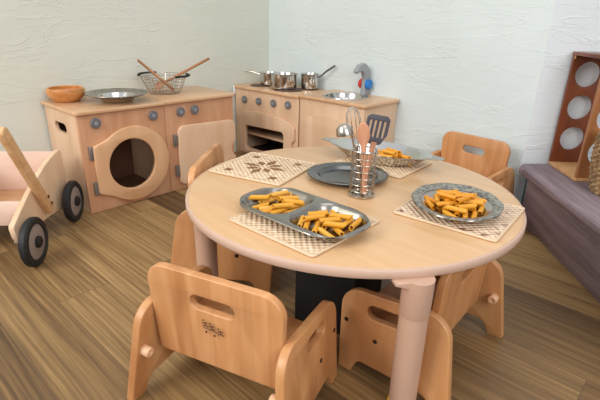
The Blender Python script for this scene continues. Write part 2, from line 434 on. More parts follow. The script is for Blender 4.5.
# ------------------------------------------------------------------ table
TX, TY, TZ, TR = 1.5014, -1.1051, .3628, .45
TT = .0195
t = Thing('round_table', 'round low wooden table with pink-beige edge and tube legs', 'table', (TX, TY, 0))
t.part('tabletop', lambda bm: lathe(bm, [(0, TZ-TT), (TR-.006, TZ-TT), (TR-.006, TZ-.002), (TR-.007, TZ-.0004), (TR-.009, TZ), (0, TZ)], n=96), 'table')
t.part('edge_band', lambda bm: lathe(bm, [(TR-.0065, TZ-TT-.0005), (TR-.001, TZ-TT), (TR+.0005, TZ-TT+.003), (TR+.0005, TZ-.006), (TR-.002, TZ-.002), (TR-.0065, TZ-.0002), (TR-.0065, TZ-TT-.0005)], n=96), 'band')
LA = -.6211
for k in range(4):
    a = LA - k*PI/2; R_ = .447 if k == 0 else .404
    px, py = R_*math.cos(a), R_*math.sin(a)
    lg = t.part('leg', lambda bm: lathe(bm, [(0, .03), (.0285, .03), (.0290, .035), (.0290, .262), (.0300, .2625), (.0306, .264), (.0310, TZ-TT), (0, TZ-TT)], (px, py, 0), n=32), 'leg')
    t.part('ring', lambda bm: lathe(bm, [(.026, .022), (.031, .022), (.0315, .027), (.031, .032), (.026, .032)], (px, py, 0), n=32), 'yellow', lg, label='yellow ring')
    t.part('foot', lambda bm: lathe(bm, [(0, 0), (.024, 0), (.0255, .003), (.0262, .024), (0, .024)], (px, py, 0), n=28), 'foot', lg, label='brown wooden foot')
    ia = a+PI
    def br(bm, px=px, py=py, a=a):
        # small triangular gusset from the leg up to the underside, pointing to the table centre
        m4 = axes((px, py, 0), (math.sin(a), -math.cos(a), 0), (0, 0, 1))
        plate(bm, [(.0, TZ-TT-.026), (.054, TZ-TT-.006), (.054, TZ-TT-.0005), (0, TZ-TT-.0005)], [], .034, m4, .002)
    t.part('bracket', br, 'leg')

# ------------------------------------------------------------------ chairs
W, HF, HR, YF, YRT, YRB = .350, .217, .240, .130, -.130, -.168
SPL = .022
YB, ZB, ZT, PT = -.090, .113, .334, .02
def side_m4(sg):
    a = math.atan2(SPL, HR)                     # the sides splay outward toward the feet
    return axes((sg*(W/2-PT/2+SPL), 0, 0), (0, 1, 0), (-sg*math.sin(a), 0, math.cos(a)))
def chair_side(bm, sg):
    o = round_poly([(YF-.014, .0, .006), (YF, HF, .05), (YRT, HR, .055), (YRB, .0, .008), (YRB+.042, 0, .008), (YRB+.058, .04, .025), (YF-.062, .04, .025), (YF-.048, 0, .008)], 9)
    plate(bm, o, [slot2(.012, .182, .09, .034, -.06)], PT, side_m4(sg), .003)
def chair_back(bm):
    wt, wb = .324, .298
    h = ZT-ZB
    o = round_poly([(-wb/2, 0, .006), (wb/2, 0, .006), (wt/2, h, .045), (-wt/2, h, .045)], 10)
    lean = math.atan2(.012, h)
    m4 = axes((0, YB+.006, ZB), (1, 0, 0), (0, -math.sin(lean), math.cos(lean)))
    plate(bm, o, [slot2(0, h*.71, .105, .033)], .018, m4, .003)
def build_chair():
    t = Thing('toddler_chair', 'toddler chair', 'chair')
    for sg in (-1, 1):
        sp = t.part('side_panel', lambda bm: chair_side(bm, sg), 'chair_side')
        def bolts(bm, u, v):
            m4 = side_m4(sg); ax = m4.to_3x3() @ Vector((0, 0, sg))
            lathe(bm, [(0, 0), (.0055, 0), (.0055, .0018), (.004, .0026), (0, .0026)], m4 @ Vector((u, v, sg*(PT/2-.001))), ax, n=14)
        t.part('bolt', lambda bm: bolts(bm, .108, .135), 'bolt', sp)
        t.part('bolt', lambda bm: bolts(bm, .026, .112), 'bolt', sp)
        t.part('peg', lambda bm: lathe(bm, [(0, -.001), (.012, -.001), (.012, .016), (.0105, .0185), (.006, .0185), (.005, .015), (0, .015)], side_m4(sg) @ Vector((-.128, .126, -sg*PT/2)), side_m4(sg).to_3x3() @ Vector((0, 0, -sg)), n=20), 'peg', sp)
    t.part('backrest', chair_back, 'chair')
    t.part('seat', lambda bm: box(bm, (-W/2+PT-.009, -.070, .116), (W/2-PT+.009, .112, .132), .004), 'chair')
    return t.root
ch0 = build_chair()
chairs = [
    (1.545, -1.548, math.radians(18), 'honey wooden toddler chair in the foreground, burnt emblem on its backrest'),
    (1.777, -1.143, math.radians(93.7), 'wooden toddler chair pushed under the right of the table behind its front leg'),
    (1.428, -.194, math.radians(174.5), 'wooden toddler chair beyond the table against the back wall beside the bench'),
    (1.092, -1.166, math.radians(-51.5), 'wooden toddler chair left of the table, in front of the second cupboard'),
]
made = []
for i, (x, y, rz, lab) in enumerate(chairs):
    o = ch0 if i == 0 else copy_tree(ch0)
    o.location = (x, y, 0); o.rotation_euler = (0, 0, rz); o['label'] = lab; o['group'] = 'toddler chairs round the table'
    made.append(o)
made[3].scale = (1.14, 1.14, 1.14)
# burnt emblem on the front chair's backrest
def emblem(bm):
    yo = YB+.006-.0095-.0068
    def P(u, v): return (-u-.0, yo-.0035-(.012/.221)*(.216+v-ZB-.05)*1.0+.0028, .216+v)
    def st(pts, r=.0011): tube(bm, [P(*p) for p in pts], r, 6)
    # three running figures over a curved line with two dots
    for cx, cz, s in ((.017, .011, 1), (.0, .008, .9), (-.019, .001, 1)):
        st([(cx-.006*s, cz+.001), (cx, cz+.004), (cx+.006*s, cz-.001)])
        st([(cx, cz+.004), (cx-.002, cz-.004), (cx-.008*s, cz-.007)])
        st([(cx-.002, cz-.004), (cx+.005*s, cz-.007)])
        lathe(bm, [(0, 0), (.0018, 0), (.0018, .0012), (0, .0012)], P(cx+.002, cz+.0085), (0, -1, 0), n=10)
    st([(.02, .001), (.01, .0), (-.002, -.001), (-.012, -.004)], .0008)
    for cx, cz in ((.014, -.008), (-.006, -.011)):
        lathe(bm, [(0, 0), (.0026, 0), (.0026, .0012), (0, .0012)], P(cx, cz), (0, -1, 0), n=10)
for c in made[0].children:
    if c.name.startswith('backrest'):
        bm = bmesh.new(); emblem(bm); e = link('emblem', bm, M['brand'], c); e['label'] = 'small dark burnt-in emblem of running figures'

bb = Thing('storage_box', 'black storage box in the shadow under the round table', 'box', (1.528, -1.160, 0), math.radians(13))
def open_box(bm):
    box(bm, (-.088, -.11, 0), (.088, .11, .012), .003)
    for lo, hi in (((-.088, -.11, .006), (-.077, .11, .27)), ((.077, -.11, .006), (.088, .11, .27)), ((-.083, -.11, .006), (.083, -.098, .27)), ((-.083, .098, .006), (.083, .11, .27))): box(bm, lo, hi, .003)
bb.part('box_body', open_box, 'black')
bb.part('lid', lambda bm: box(bm, (-.092, -.115, .2705), (.092, .115, .285), .004), 'black')

# ------------------------------------------------------------------ washer and cupboard units on the left wall
A_, HT = .347, .437
Y1, YM, Y2 = -1.372, -.982, -.585
UV = lambda x: axes((x, 0, 0), (0, 1, 0), (0, 0, 1))       # (u,v,w) -> (y,z,x)
XZ = lambda y: axes((0, y, 0), (1, 0, 0), (0, 0, 1))       # (u,v,w) -> (x,z,-y)
def knob(t, parent, pos, ax, r=.0215):
    k = t.part('knob', lambda bm: lathe(bm, [(0, 0), (r*.8, 0), (r, .004), (r, .010), (r*.86, .0135), (r*.5, .0135), (r*.46, .011), (0, .011)], pos, ax, n=28), 'knob', parent)
    t.part('knob_centre', lambda bm: lathe(bm, [(0, .0105), (r*.42, .0105), (r*.42, .0150), (r*.3, .0158), (r*.12, .0158), (r*.1, .012), (0, .012)], pos, ax, n=20), 'knob_in', k)
def unit(t, ya, yb_, opening, handle_side):
    T = .015
    t.part('front_panel', lambda bm: plate(bm, [(ya, .0), (yb_, .0), (yb_, HT-.016), (ya, HT-.016)], opening, T, UV(A_-T/2), .002), 'birch_w')
    for k, yy in enumerate((ya+T/2, yb_-T/2)):
        holes = [slot2(.165, .345, .12, .042)] if k == handle_side else []
        t.part('side_panel', lambda bm: plate(bm, [(.014, 0), (A_-T, 0), (A_-T, HT-.016), (.014, HT-.016)], holes, T, XZ(yy), .001), 'birch')
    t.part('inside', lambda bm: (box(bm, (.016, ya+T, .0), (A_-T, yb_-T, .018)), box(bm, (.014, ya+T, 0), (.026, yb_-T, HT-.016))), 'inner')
wt_ = Thing('play_washing_machine', 'wooden play washing machine with round porthole door and side hand hole', 'play washing machine', (A_/2, (Y1+YM)/2, 0), world=True)
unit(wt_, Y1, YM-.001, [circle2(-1.165, .185, .122)], 0)
wt_.part('worktop', lambda bm: plate(bm, round_poly([(.012, Y1-.012, .004), (A_+.016, Y1-.012, .02), (A_+.016, YM-.001, .002), (.012, YM-.001, .002)]), [], .016, axes((0, 0, HT-.008), (1, 0, 0), (0, 1, 0)), .004), 'birch_h')
def ring_door():
    cy, cz, R_ = -1.156, .184, .168
    o = []
    # disc with a square hinge flap toward the left
    for k in range(0, 49):
        a = math.radians(-129 + 258*k/48); o.append((cy+R_*math.cos(a), cz+R_*math.sin(a)))
    o += round_poly([(cy-.118, cz+.124, 0), (-1.332, cz+.104, .016), (-1.332, cz-.100, .016), (cy-.118, cz-.124, 0)], 5)
    return o
dr = wt_.part('door', lambda bm: plate(bm, ring_door(), [circle2(-1.166, .186, .108, .112, 48)], .018, UV(A_+.0105), .004), 'door')
for zz in (.262, .108):
    wt_.part('hinge', lambda bm: box(bm, (A_, -1.347, zz-.028), (A_+.016, -1.331, zz+.028), .002), 'hinge', dr)
for yy, zz in ((-1.302, .383), (-1.043, .381)): knob(wt_, None, (A_, yy, zz), (1, 0, 0))

ct = Thing('play_cupboard', 'wooden play cupboard unit with two grey knobs and square pale door', 'play cupboard', (A_/2, (YM+Y2)/2, 0), world=True)
unit(ct, YM+.001, Y2, [round_poly([(-.90, .04, .03), (-.62, .04, .03), (-.62, .29, .03), (-.90, .29, .03)])], 1)
ct.part('worktop', lambda bm: plate(bm, round_poly([(.012, YM+.001, .002), (A_+.016, YM+.001, .004), (A_+.016, Y2+.010, .02), (.012, Y2+.010, .004)]), [], .016, axes((0, 0, HT-.008), (1, 0, 0), (0, 1, 0)), .004), 'birch_h')
def door2():
    pts = [(-.936, .026, .03), (-.585, .026, .03), (-.585, .105, .02)]
    o = round_poly([(-.934, .026, .03), (-.588, .026, .03), (-.588, .11, .015), (-.612, .135, .02), (-.612, .17, .02), (-.588, .20, .015), (-.588, .305, .035), (-.928, .318, .035)], 7)
    return o
dr = ct.part('door', lambda bm: plate(bm, door2(), [], .018, UV(A_+.0105), .004), 'birch_pale')
for zz in (.25, .10):
    ct.part('hinge', lambda bm: box(bm, (A_, -.951, zz-.028), (A_+.016, -.935, zz+.028), .002), 'hinge', dr)
for yy, zz in ((-.901, .380), (-.823, .381)): knob(ct, None, (A_, yy, zz), (1, 0, 0))

# ------------------------------------------------------------------ cooker and sink units on the back wall
C_, X1, X2, X3 = .292, .012, .537, .964
HC, HS = .418, .426
kt = Thing('play_cooker', 'wooden play cooker with four knobs and open oven under the hob', 'play cooker', ((X1+X2)/2, -C_/2, 0), world=True)
T = .015
kt.part('front_panel', lambda bm: plate(bm, [(X1, 0), (X2, 0), (X2, HC-.016), (X1, HC-.016)], [round_poly([(.10, .05, .02), (.45, .05, .02), (.45, .215, .02), (.10, .215, .02)])], T, XZ(-C_+T/2), .002), 'birch')
for xx in (X1+T/2, X2-T/2):
    kt.part('side_panel', lambda bm: box(bm, (xx-T/2, -C_+T, 0), (xx+T/2, -.03, HC-.016), .001), 'birch')
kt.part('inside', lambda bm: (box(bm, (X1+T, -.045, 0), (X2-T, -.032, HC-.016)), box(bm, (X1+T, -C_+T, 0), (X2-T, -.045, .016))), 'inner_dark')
kt.part('oven_shelf', lambda bm: box(bm, (X1+T, -C_+T+.012, .128), (X2-T, -.045, .142), .002), 'birch')
kt.part('worktop', lambda bm: plate(bm, round_poly([(X1-.004, -C_-.014, .012), (X2+.008, -C_-.014, .02), (X2+.008, -.10, .02), (X2-.03, -.018, .02), (X1-.004, -.018, .004)]), [], .016, axes((0, 0, HC-.008), (1, 0, 0), (0, 1, 0)), .004), 'birch_h')
def oven_door():
    x0, x1 = .058, .520
    top = [(x1-.045+.045*math.sin(PI/2*k/8), .252-.0+.035*math.cos(PI/2*k/8)-.01) for k in range(9)]
    o = [(x0, .02), (x1, .02), (x1, .10), (x1-.016, .115), (x1-.02, .135), (x1-.016, .155), (x1, .17)]
    o += [(x1, .235)]
    n = 24
    for k in range(n+1):
        f = k/n; x = x1-.012-(x1-x0-.02)*f
        o.append((x, .248+.036*math.sin(PI*f)**.55+.008*f))
    o += [(x0, .24)]
    return o
od = kt.part('door', lambda bm: plate(bm, oven_door(), [round_poly([(.112, .045, .022), (.440, .045, .022), (.440, .203, .022), (.112, .193, .022)])], .018, XZ(-C_-.0095), .0035), 'birch')
for kx, kz in ((.101, .342), (.226, .347), (.349, .352), (.463, .358)): knob(kt, None, (kx, -C_, kz), (0, -1, 0), .021)
kt.part('latch', lambda bm: box(bm, (X1-.003, -C_-.018, HC-.055), (X1+.010, -C_-.001, HC-.004), .003), 'white', label='small white latch at the corner')
BZ = HC
for bx_, by_, br_ in ((.135, -.205, .056), (.36, -.19, .085), (.42, -.075, .05), (.22, -.085, .055)):
    kt.part('burner', lambda bm: lathe(bm, [(0, 0), (br_, 0), (br_, .003), (br_-.003, .005), (0, .005)], (bx_, by_, BZ), n=36), 'burner')

sk = Thing('play_sink_unit', 'wooden play sink unit with steel basin beside the cooker', 'play sink', ((X2+X3)/2, -C_/2, 0), world=True)
SXC, SYC, SR = .738, -.148, .114
sk.part('front_panel', lambda bm: box(bm, (X2+.0095, -C_, 0), (X3, -C_+T, HS-.016), .002), 'birch')
for xx in (X2+.0095+T/2, X3-T/2):
    sk.part('side_panel', lambda bm: box(bm, (xx-T/2, -C_+T, 0), (xx+T/2, -.004, HS-.016), .001), 'birch')
sk.part('worktop', lambda bm: plate(bm, round_poly([(X2+.010, -C_-.014, .004), (X3+.014, -C_-.014, .02), (X3+.014, -.004, .004), (X2+.010, -.004, .004)]), [circle2(SXC, SYC, SR-.006)], .016, axes((0, 0, HS-.008), (1, 0, 0), (0, 1, 0)), .004), 'birch_h')
def sink_door():
    x0, x1 = .562, .922
    n = 28
    return [(x0, .02), (x1, .02), (x1, .27)] + [(x1-(x1-x0)*k/n, .285+.058*math.sin(PI*k/n)**.7) for k in range(n+1)] + [(x0, .27)]
sk.part('door', lambda bm: plate(bm, sink_door(), [], .010, XZ(-C_-.0045), .003), 'birch')
sk.part('basin', lambda bm: lathe(bm, [(0, HS-.055), (.045, HS-.055), (SR-.028, HS-.05), (SR-.012, HS-.03), (SR-.007, HS-.001), (SR-.003, HS+.003), (SR+.006, HS+.003), (SR+.007, HS+.0005)], (SXC, SYC, 0), n=48), 'steel')
FX, FY = .778, -.042
def faucet(bm):
    # upright board in the y-z plane curling forward at the top
    o = round_poly([(1.12*a_, 1.12*b_, c_) for a_, b_, c_ in [(.028, 0, .004), (.030, .075, .03), (.018, .122, .03), (-.018, .150, .03), (-.062, .140, .02), (-.084, .112, .008), (-.070, .102, .008), (-.046, .114, .012), (-.022, .104, .02), (-.010, .07, .03), (-.014, .03, .03), (-.018, 0, .004)]], 6)
    plate(bm, o, [], .026, axes((FX, FY, HS), (0, 1, 0), (0, 0, 1)), .004)
fc = sk.part('faucet', faucet, 'faucet')
sk.part('tap_knob', lambda bm: lathe(bm, [(0, 0), (.024, 0), (.025, .003), (.025, .016), (.022, .019), (0, .019)], (FX+.013, FY+.006, HS+.058), (1, 0, 0), n=28), 'blue', fc, label='blue round tap knob')
sk.part('tap_knob', lambda bm: lathe(bm, [(0, 0), (.024, 0), (.025, .003), (.025, .016), (.022, .019), (0, .019)], (FX-.013, FY+.006, HS+.058), (-1, 0, 0), n=28), 'red', fc, label='red round tap knob')

# pots on the hob
def pot(bm, r, h):
    lathe(bm, [(0, .001), (r*.92, .001), (r*.98, .004), (r, .010), (r, h-.003), (r+.004, h), (r+.004, h+.002), (r-.001, h+.002), (r-.003, h-.002), (r-.003, .006), (r*.9, .004), (0, .004)], n=44)
def pot_handle(bm, r, h, L, ang, rise):
    c, s = math.cos(ang), math.sin(ang)
    tube(bm, [(c*(r-.001), s*(r-.001), h*.78), (c*(r+.02), s*(r+.02), h*.82+rise*.12), (c*(r+L*.5), s*(r+L*.5), h*.85+rise*.5), (c*(r+L), s*(r+L), h*.85+rise)], [.0035, .004, .0055, .006], 10)
PZ = HC+.005
def make_pot(label, x, y, r, h, L, ang, rise, hm='steel_d', ear=None):
    t = Thing('saucepan', label, 'saucepan', (x, y, PZ), group='small steel saucepans on the play hob')
    t.part('pan_body', lambda bm: pot(bm, r, h), 'steel')
    t.part('handle', lambda bm: pot_handle(bm, r, h, L, ang, rise), hm)
    if ear is not None:
        t.part('loop_handle', lambda bm: tube(bm, [(r*math.cos(ear+q)+(.018*math.cos(ear) if abs(q) < .2 else 0)*1, r*math.sin(ear+q)+(.018*math.sin(ear) if abs(q) < .2 else 0), h*.8) for q in (-.35, -.15, .15, .35)], .0025, 8), 'steel_d')
    return t
make_pot('wide steel saucepan at the front of the play hob, largest of three', .325, -.192, .073, .082, .05, math.radians(96), .0)
make_pot('small steel saucepan with its handle pointing left, at the hob corner', .160, -.150, .055, .070, .10, math.radians(200), .012)
make_pot('steel saucepan at the back of the hob with dark handle raised right', .418, -.076, .050, .082, .10, math.radians(20), .065, 'steel_dk')

# ------------------------------------------------------------------ things on the washer units
bw = single('wooden_bowl', lambda bm: lathe(bm, [(0, 0), (.048, 0), (.054, .004), (.074, .024), (.079, .042), (.075, .056), (.070, .058), (.068, .055), (.072, .042), (.067, .027), (.048, .011), (0, .009)], n=48), 'bowlwood', 'turned wooden bowl on the left end of the play washing machine', 'bowl', (.082, -1.297, HT))
def wob(k, amp):
    return lambda a, r: r*(1+amp*math.cos(k*a)*max(0, (r-.1)/.06)) if r > .1 else r
pl = Thing('metal_plate', 'speckled metal plate with wide rim on the play washing machine', 'plate', (.222, -1.135, HT), rz=.3)
pl.root.scale = (.92, .92, .95)
pl.part('rim', lambda bm: lathe(bm, [(.084, .026), (.100, .024), (.120, .029), (.141, .037), (.144, .039), (.143, .041), (.139, .0405), (.118, .034), (.098, .0305), (.086, .030), (.084, .026)], n=64), 'pewter')
pl.part('well', lambda bm: lathe(bm, [(0, 0), (.064, 0), (.072, .004), (.0865, .0275), (.085, .0305), (.081, .029), (.068, .007), (.060, .004), (0, .004)], n=56), 'steel')

BX, BY = .145, -.850
wb = Thing('wire_basket', 'round wire colander basket with black rim grips on the play cupboard', 'basket', (BX, BY, HT))
def wire_bowl(bm):
    def R_(h): return .070+.040*(h/.085)**.8
    for k in range(30):
        a = 2*PI*k/30
        tube(bm, [(R_(h)*math.cos(a), R_(h)*math.sin(a), max(h, .0015)) for h in (0.0015, .02, .045, .07, .085)], .0011, 5)
    for h in (0.0015, .015, .03, .045, .06, .074):
        tube(bm, [(R_(h)*math.cos(2*PI*j/40), R_(h)*math.sin(2*PI*j/40), h) for j in range(40)], .0011, 5, closed=True)
    for k in range(-3, 4):
        x = k*.02; y = math.sqrt(max(0, .07**2-x*x)); tube(bm, [(x, -y, .0015), (x, y, .0015)], .001, 5); tube(bm, [(-y, x, .0018), (y, x, .0018)], .001, 5)
    tube(bm, [(.112*math.cos(2*PI*j/40), .112*math.sin(2*PI*j/40), .086) for j in range(40)], .0018, 6, closed=True)
wb.part('wire_bowl', wire_bowl, 'steel_d')
for a0 in (math.radians(205), math.radians(35)):
    wb.part('grip', lambda bm: tube(bm, [((.114+.012*math.sin(PI*j/12))*math.cos(a0+math.radians(-38+76*j/12)), (.114+.012*math.sin(PI*j/12))*math.sin(a0+math.radians(-38+76*j/12)), .088) for j in range(13)], .0055, 8), 'black', label='black rim grip')

def along(p0, p1, roll=0):
    """Matrix taking local +Z to the line p0->p1, origin p0."""
    p0, p1 = Vector(p0), Vector(p1); d = (p1-p0).normalized()
    q = d.to_track_quat('Z', 'Y')
    return Matrix.Translation(p0) @ q.to_matrix().to_4x4() @ Matrix.Rotation(roll, 4, 'Z')

def place(o, m4):
    o.location = m4.to_translation(); o.rotation_euler = m4.to_euler()

def spatula_bm(L, head, wide):
    def fn(bm):
        h = head
        o = round_poly([(-wide/2, 0, .006), (wide/2, 0, .006), (wide/2*.95, h, .012), (.0135, h+.03, .01), (.0125, L, .008), (-.0125, L, .008), (-.0135, h+.03, .01), (-wide/2*.95, h, .012)], 6)
        plate(bm, o, [], .009, axes((0, 0, 0), (1, 0, 0), (0, 0, 1)), .003)
    return fn
def spoon_bm(L, r=.020, head=.032):
    """Wooden spoon standing handle-up along +Z with the oval head at the bottom."""
    def fn(bm):
        n = 16; rows = []
        zs = [0, .004, .012, .022, .032, .044, .054, .062, .075, .10, L*.6, L-.008, L-.002, L]
        for z in zs:
            if z <= .062:
                f = z/.062; w = r*math.sqrt(max(.02, 1-(2*f-1)**2)) if f < .82 else None
                w = r*math.sqrt(max(.03, 1-(2*f-.98)**2)) if w is None else w
                if z > .05: w = max(w, .0065)
                th = .0065
            else: w = .0062; th = .0058
            if z >= L-.001: w = th = .003
            rows.append([bm.verts.new((w*math.cos(2*PI*j/n), th*math.sin(2*PI*j/n)*(1 if math.sin(2*PI*j/n) < 0 or z > .062 else .25), z)) for j in range(n)])
        for a, b in zip(rows[:-1], rows[1:]):
            for j in range(n): bm.faces.new((a[j], a[(j+1) % n], b[(j+1) % n], b[j]))
        bm.faces.new(rows[0][::-1]); bm.faces.new(rows[-1])
    return fn
# utensils crossing inside the wire basket
sp1 = single('wooden_spatula', spatula_bm(.212, .062, .042), 'spoonwood', 'flat wooden spatula in the wire basket, handle leaning left', 'spatula')
place(sp1, along((BX+.064, BY+.010, HT+.022), (BX-.05, BY-.095, HT+.153), .5))
sp2 = single('wooden_spoon', spoon_bm(.318), 'spoonwood', 'wooden spoon in the wire basket, long handle leaning right', 'spoon')
place(sp2, along((BX-.062, BY-.018, HT+.020), (BX+.148, BY+.178, HT+.172), 1.2))

# ------------------------------------------------------------------ placemats
MS = .24
def make_mat(label, cx, cy, rz, sx, sy, mat, motif, z=TZ, group='woven palm-leaf placemats on the table'):
    t = Thing('placemat', label, 'placemat', (cx, cy, z+.0005), rz, group)
    t.part('weave', lambda bm: box(bm, (-sx/2, -sy/2, 0), (sx/2, sy/2, .0045), .0015), mat)
    def rim(bm):
        p = round_poly([(-sx/2, -sy/2, .006), (sx/2, -sy/2, .006), (sx/2, sy/2, .006), (-sx/2, sy/2, .006)], 3)
        tube(bm, [(u, v, .0032) for u, v in p], .0032, 6, closed=True)
    t.part('binding', rim, 'mat_edge')
    if motif:
        def mot(bm):
            Z = .0042
            def quad(p):
                plate(bm, p, [], .0012, axes((0, 0, Z), (1, 0, 0), (0, 1, 0)), .0002)
            for k in range(8):                       # eight-petalled star
                a = PI/4*k; c, s = math.cos(a), math.sin(a); L0, L1, w = .012, (.078 if k % 2 == 0 else .060), .013
                quad([(c*L0, s*L0), (c*(L0+L1)/2-s*w, s*(L0+L1)/2+c*w), (c*L1, s*L1), (c*(L0+L1)/2+s*w, s*(L0+L1)/2-c*w)])
        def square(bm, sx_, sy_):
                plate(bm, [(sx_*.078-.011, sy_*.078-.011), (sx_*.078+.011, sy_*.078-.011), (sx_*.078+.011, sy_*.078+.011), (sx_*.078-.011, sy_*.078+.011)], [], .0012, axes((0, 0, .0042), (1, 0, 0), (0, 1, 0)), .0002)
        for sx_, sy_ in ((1, 1), (-1, 1), (1, -1), (-1, -1)):
            t.part('square_motif', lambda bm: square(bm, sx_, sy_), 'mat_motif', label='small dark brown woven square')
        t.part('star_motif', mot, 'mat_motif', label='dark brown woven star')
    return t
make_mat('bare woven palm placemat with a brown star motif', 1.208, -1.163, math.radians(15), .245, .235, 'mat', True)
make_mat('woven palm placemat under the two-part steel tray', 1.566, -1.366, math.radians(1), .252, .238, 'mat', False)
make_mat('brown-stained woven palm placemat under the scalloped pewter plate', 1.794, -1.043, math.radians(5), .242, .242, 'mat_st', False)
make_mat('woven palm placemat under the oval dish at the far side', 1.432, -.834, math.radians(3), .238, .22, 'mat', False)
MZ = TZ+.0072

# ------------------------------------------------------------------ two-part tray
TA, TB = .167, .089
def sdbox(x, y, cx, cy, hx, hy, r):
    qx = abs(x-cx)-hx+r; qy = abs(y-cy)-hy+r
    return math.hypot(max(qx, 0), max(qy, 0))+min(max(qx, qy), 0)-r
def smooth(a, b, x):
    t_ = max(0, min(1, (x-a)/(b-a))); return t_*t_*(3-2*t_)
TRZ = .024
def tray_h(x, y):
    d1 = sdbox(x, y, -.0805, 0, .0765, .079, .046); d2 = sdbox(x, y, .0805, 0, .0765, .079, .046)
    d = min(d1, d2)
    dep = smooth(.0, -.020, d)
    edge = sdbox(x, y, 0, 0, TA, TB, .082)
    lip = smooth(-.006, 0, edge)*.004
    return TRZ-.0215*dep-lip
def tray(bm):
    nu, nv = 120, 76; g = []
    for i in range(nu+1):
        row = []
        for j in range(nv+1):
            s = -1+2*i/nu; q = -1+2*j/nv
            # blend of square and disc mapping gives a rounded oblong outline
            x = TA*s*math.sqrt(1-.5*abs(q)**4*.62); y = TB*q*math.sqrt(1-.5*abs(s)**8*1.0)
            row.append(bm.verts.new((x, y, tray_h(x, y))))
        g.append(row)
    for i in range(nu):
        for j in range(nv): bm.faces.new((g[i][j], g[i+1][j], g[i+1][j+1], g[i][j+1]))
    r = bmesh.ops.extrude_face_region(bm, geom=list(bm.faces))
    for v in r['geom']:
        if isinstance(v, bmesh.types.BMVert): v.co.z -= .0018
TRX, TRY, TRR = 1.556, -1.366, math.radians(1)
single('serving_tray', tray, 'steel_tray', 'rounded oblong steel tray with two compartments of penne', 'tray', (TRX, TRY, MZ-.0002), (0, 0, TRR), smooth=60)

# ------------------------------------------------------------------ penne
def penne_bm(L=.047, r=.0062):
    def fn(bm):
        n = 12; rings = []
        for sx_, rr in ((-1, r), (1, r), (1, r*.68), (-1, r*.68)):
            rings.append([bm.verts.new((sx_*L/2+.75*rr*math.sin(2*PI*j/n)*1.0, rr*math.cos(2*PI*j/n), rr*math.sin(2*PI*j/n))) for j in range(n)])
        for a, b in ((0, 1), (1, 2), (2, 3), (3, 0)):
            for j in range(n): bm.faces.new((rings[a][j], rings[a][(j+1) % n], rings[b][(j+1) % n], rings[b][j]))
    return fn
PEN = {}
def penne(mat, label, group, x, y, z, rz, pitch=0, roll=0):
    if mat not in PEN:
        bm = bmesh.new(); penne_bm()(bm); bmesh.ops.recalc_face_normals(bm, faces=bm.faces)
        me = bpy.data.meshes.new('penne'); bm.to_mesh(me); bm.free(); me.materials.append(M[mat]); me.shade_smooth(); me.set_sharp_from_angle(angle=.7)
        PEN[mat] = me
    o = bpy.data.objects.new('penne', PEN[mat]); COL.objects.link(o)
    o.location = (x, y, z); o.rotation_euler = (Matrix.Rotation(rz, 3, 'Z') @ Matrix.Rotation(pitch, 3, 'Y') @ Matrix.Rotation(roll, 3, 'X')).to_euler()
    return tag(o, label, 'pasta', group)
def segdist(a, b):
    """Closest distance between two 2-D segments (by sampling)."""
    best = 9
    for i in range(9):
        p = (a[0]+(a[2]-a[0])*i/8, a[1]+(a[3]-a[1])*i/8)
        dx, dy = b[2]-b[0], b[3]-b[1]; l2 = dx*dx+dy*dy
        t_ = max(0, min(1, ((p[0]-b[0])*dx+(p[1]-b[1])*dy)/l2)); best = min(best, math.hypot(b[0]+t_*dx-p[0], b[1]+t_*dy-p[1]))
    return best
def scatter(cx, cy, hx, hy, n1, n2, z0, rot, bias, spread, mats, label, group, rng, n3=0):
    """Penne laid in layers: first layer flat and not crossing, then more laid over it."""
    c, s = math.cos(rot), math.sin(rot)
    for layer, n in ((0, n1), (1, n2), (2, n3)):
        segs = []; tries = 0; f = (1, .72, .45)[layer]
        while len(segs) < n and tries < 6000:
            tries += 1
            u, v = rng.uniform(-1, 1), rng.uniform(-1, 1)
            if u*u+v*v > 1: continue
            a = rng.gauss(bias[layer % len(bias)], spread)
            x, y = u*hx*f, v*hy*f
            sg = (x-.021*math.cos(a), y-.021*math.sin(a), x+.021*math.cos(a), y+.021*math.sin(a))
            if any((p/(hx+.016))**2+(q/(hy+.016))**2 > 1 for p, q in ((sg[0], sg[1]), (sg[2], sg[3]))): continue
            if any(segdist(sg, o) < .0128 or segdist(o, sg) < .0128 for o in segs): continue
            segs.append(sg)
            penne(rng.choice(mats), label, group, cx+x*c-y*s, cy+x*s+y*c, z0+.0066+layer*.0122, a+rot, rng.uniform(-.05, .05) if layer else 0, rng.uniform(0, 6.28))
rng = random.Random(5)
tc, ts = math.cos(TRR), math.sin(TRR)
ZP = MZ+.0035
scatter(TRX-.080*tc, TRY-.080*ts, .062, .060, 11, 5, ZP, TRR, (1.25, .9), .45, ('penne', 'penne', 'penne_pale'), 'penne pasta tube lying in the left compartment of the two-part tray', 'penne in the left tray compartment', rng)
scatter(TRX+.080*tc, TRY+.080*ts, .062, .060, 11, 5, ZP, TRR, (1.9, .5), .5, ('penne', 'penne', 'penne_pale'), 'penne pasta tube lying in the right compartment of the two-part tray', 'penne in the right tray compartment', rng)

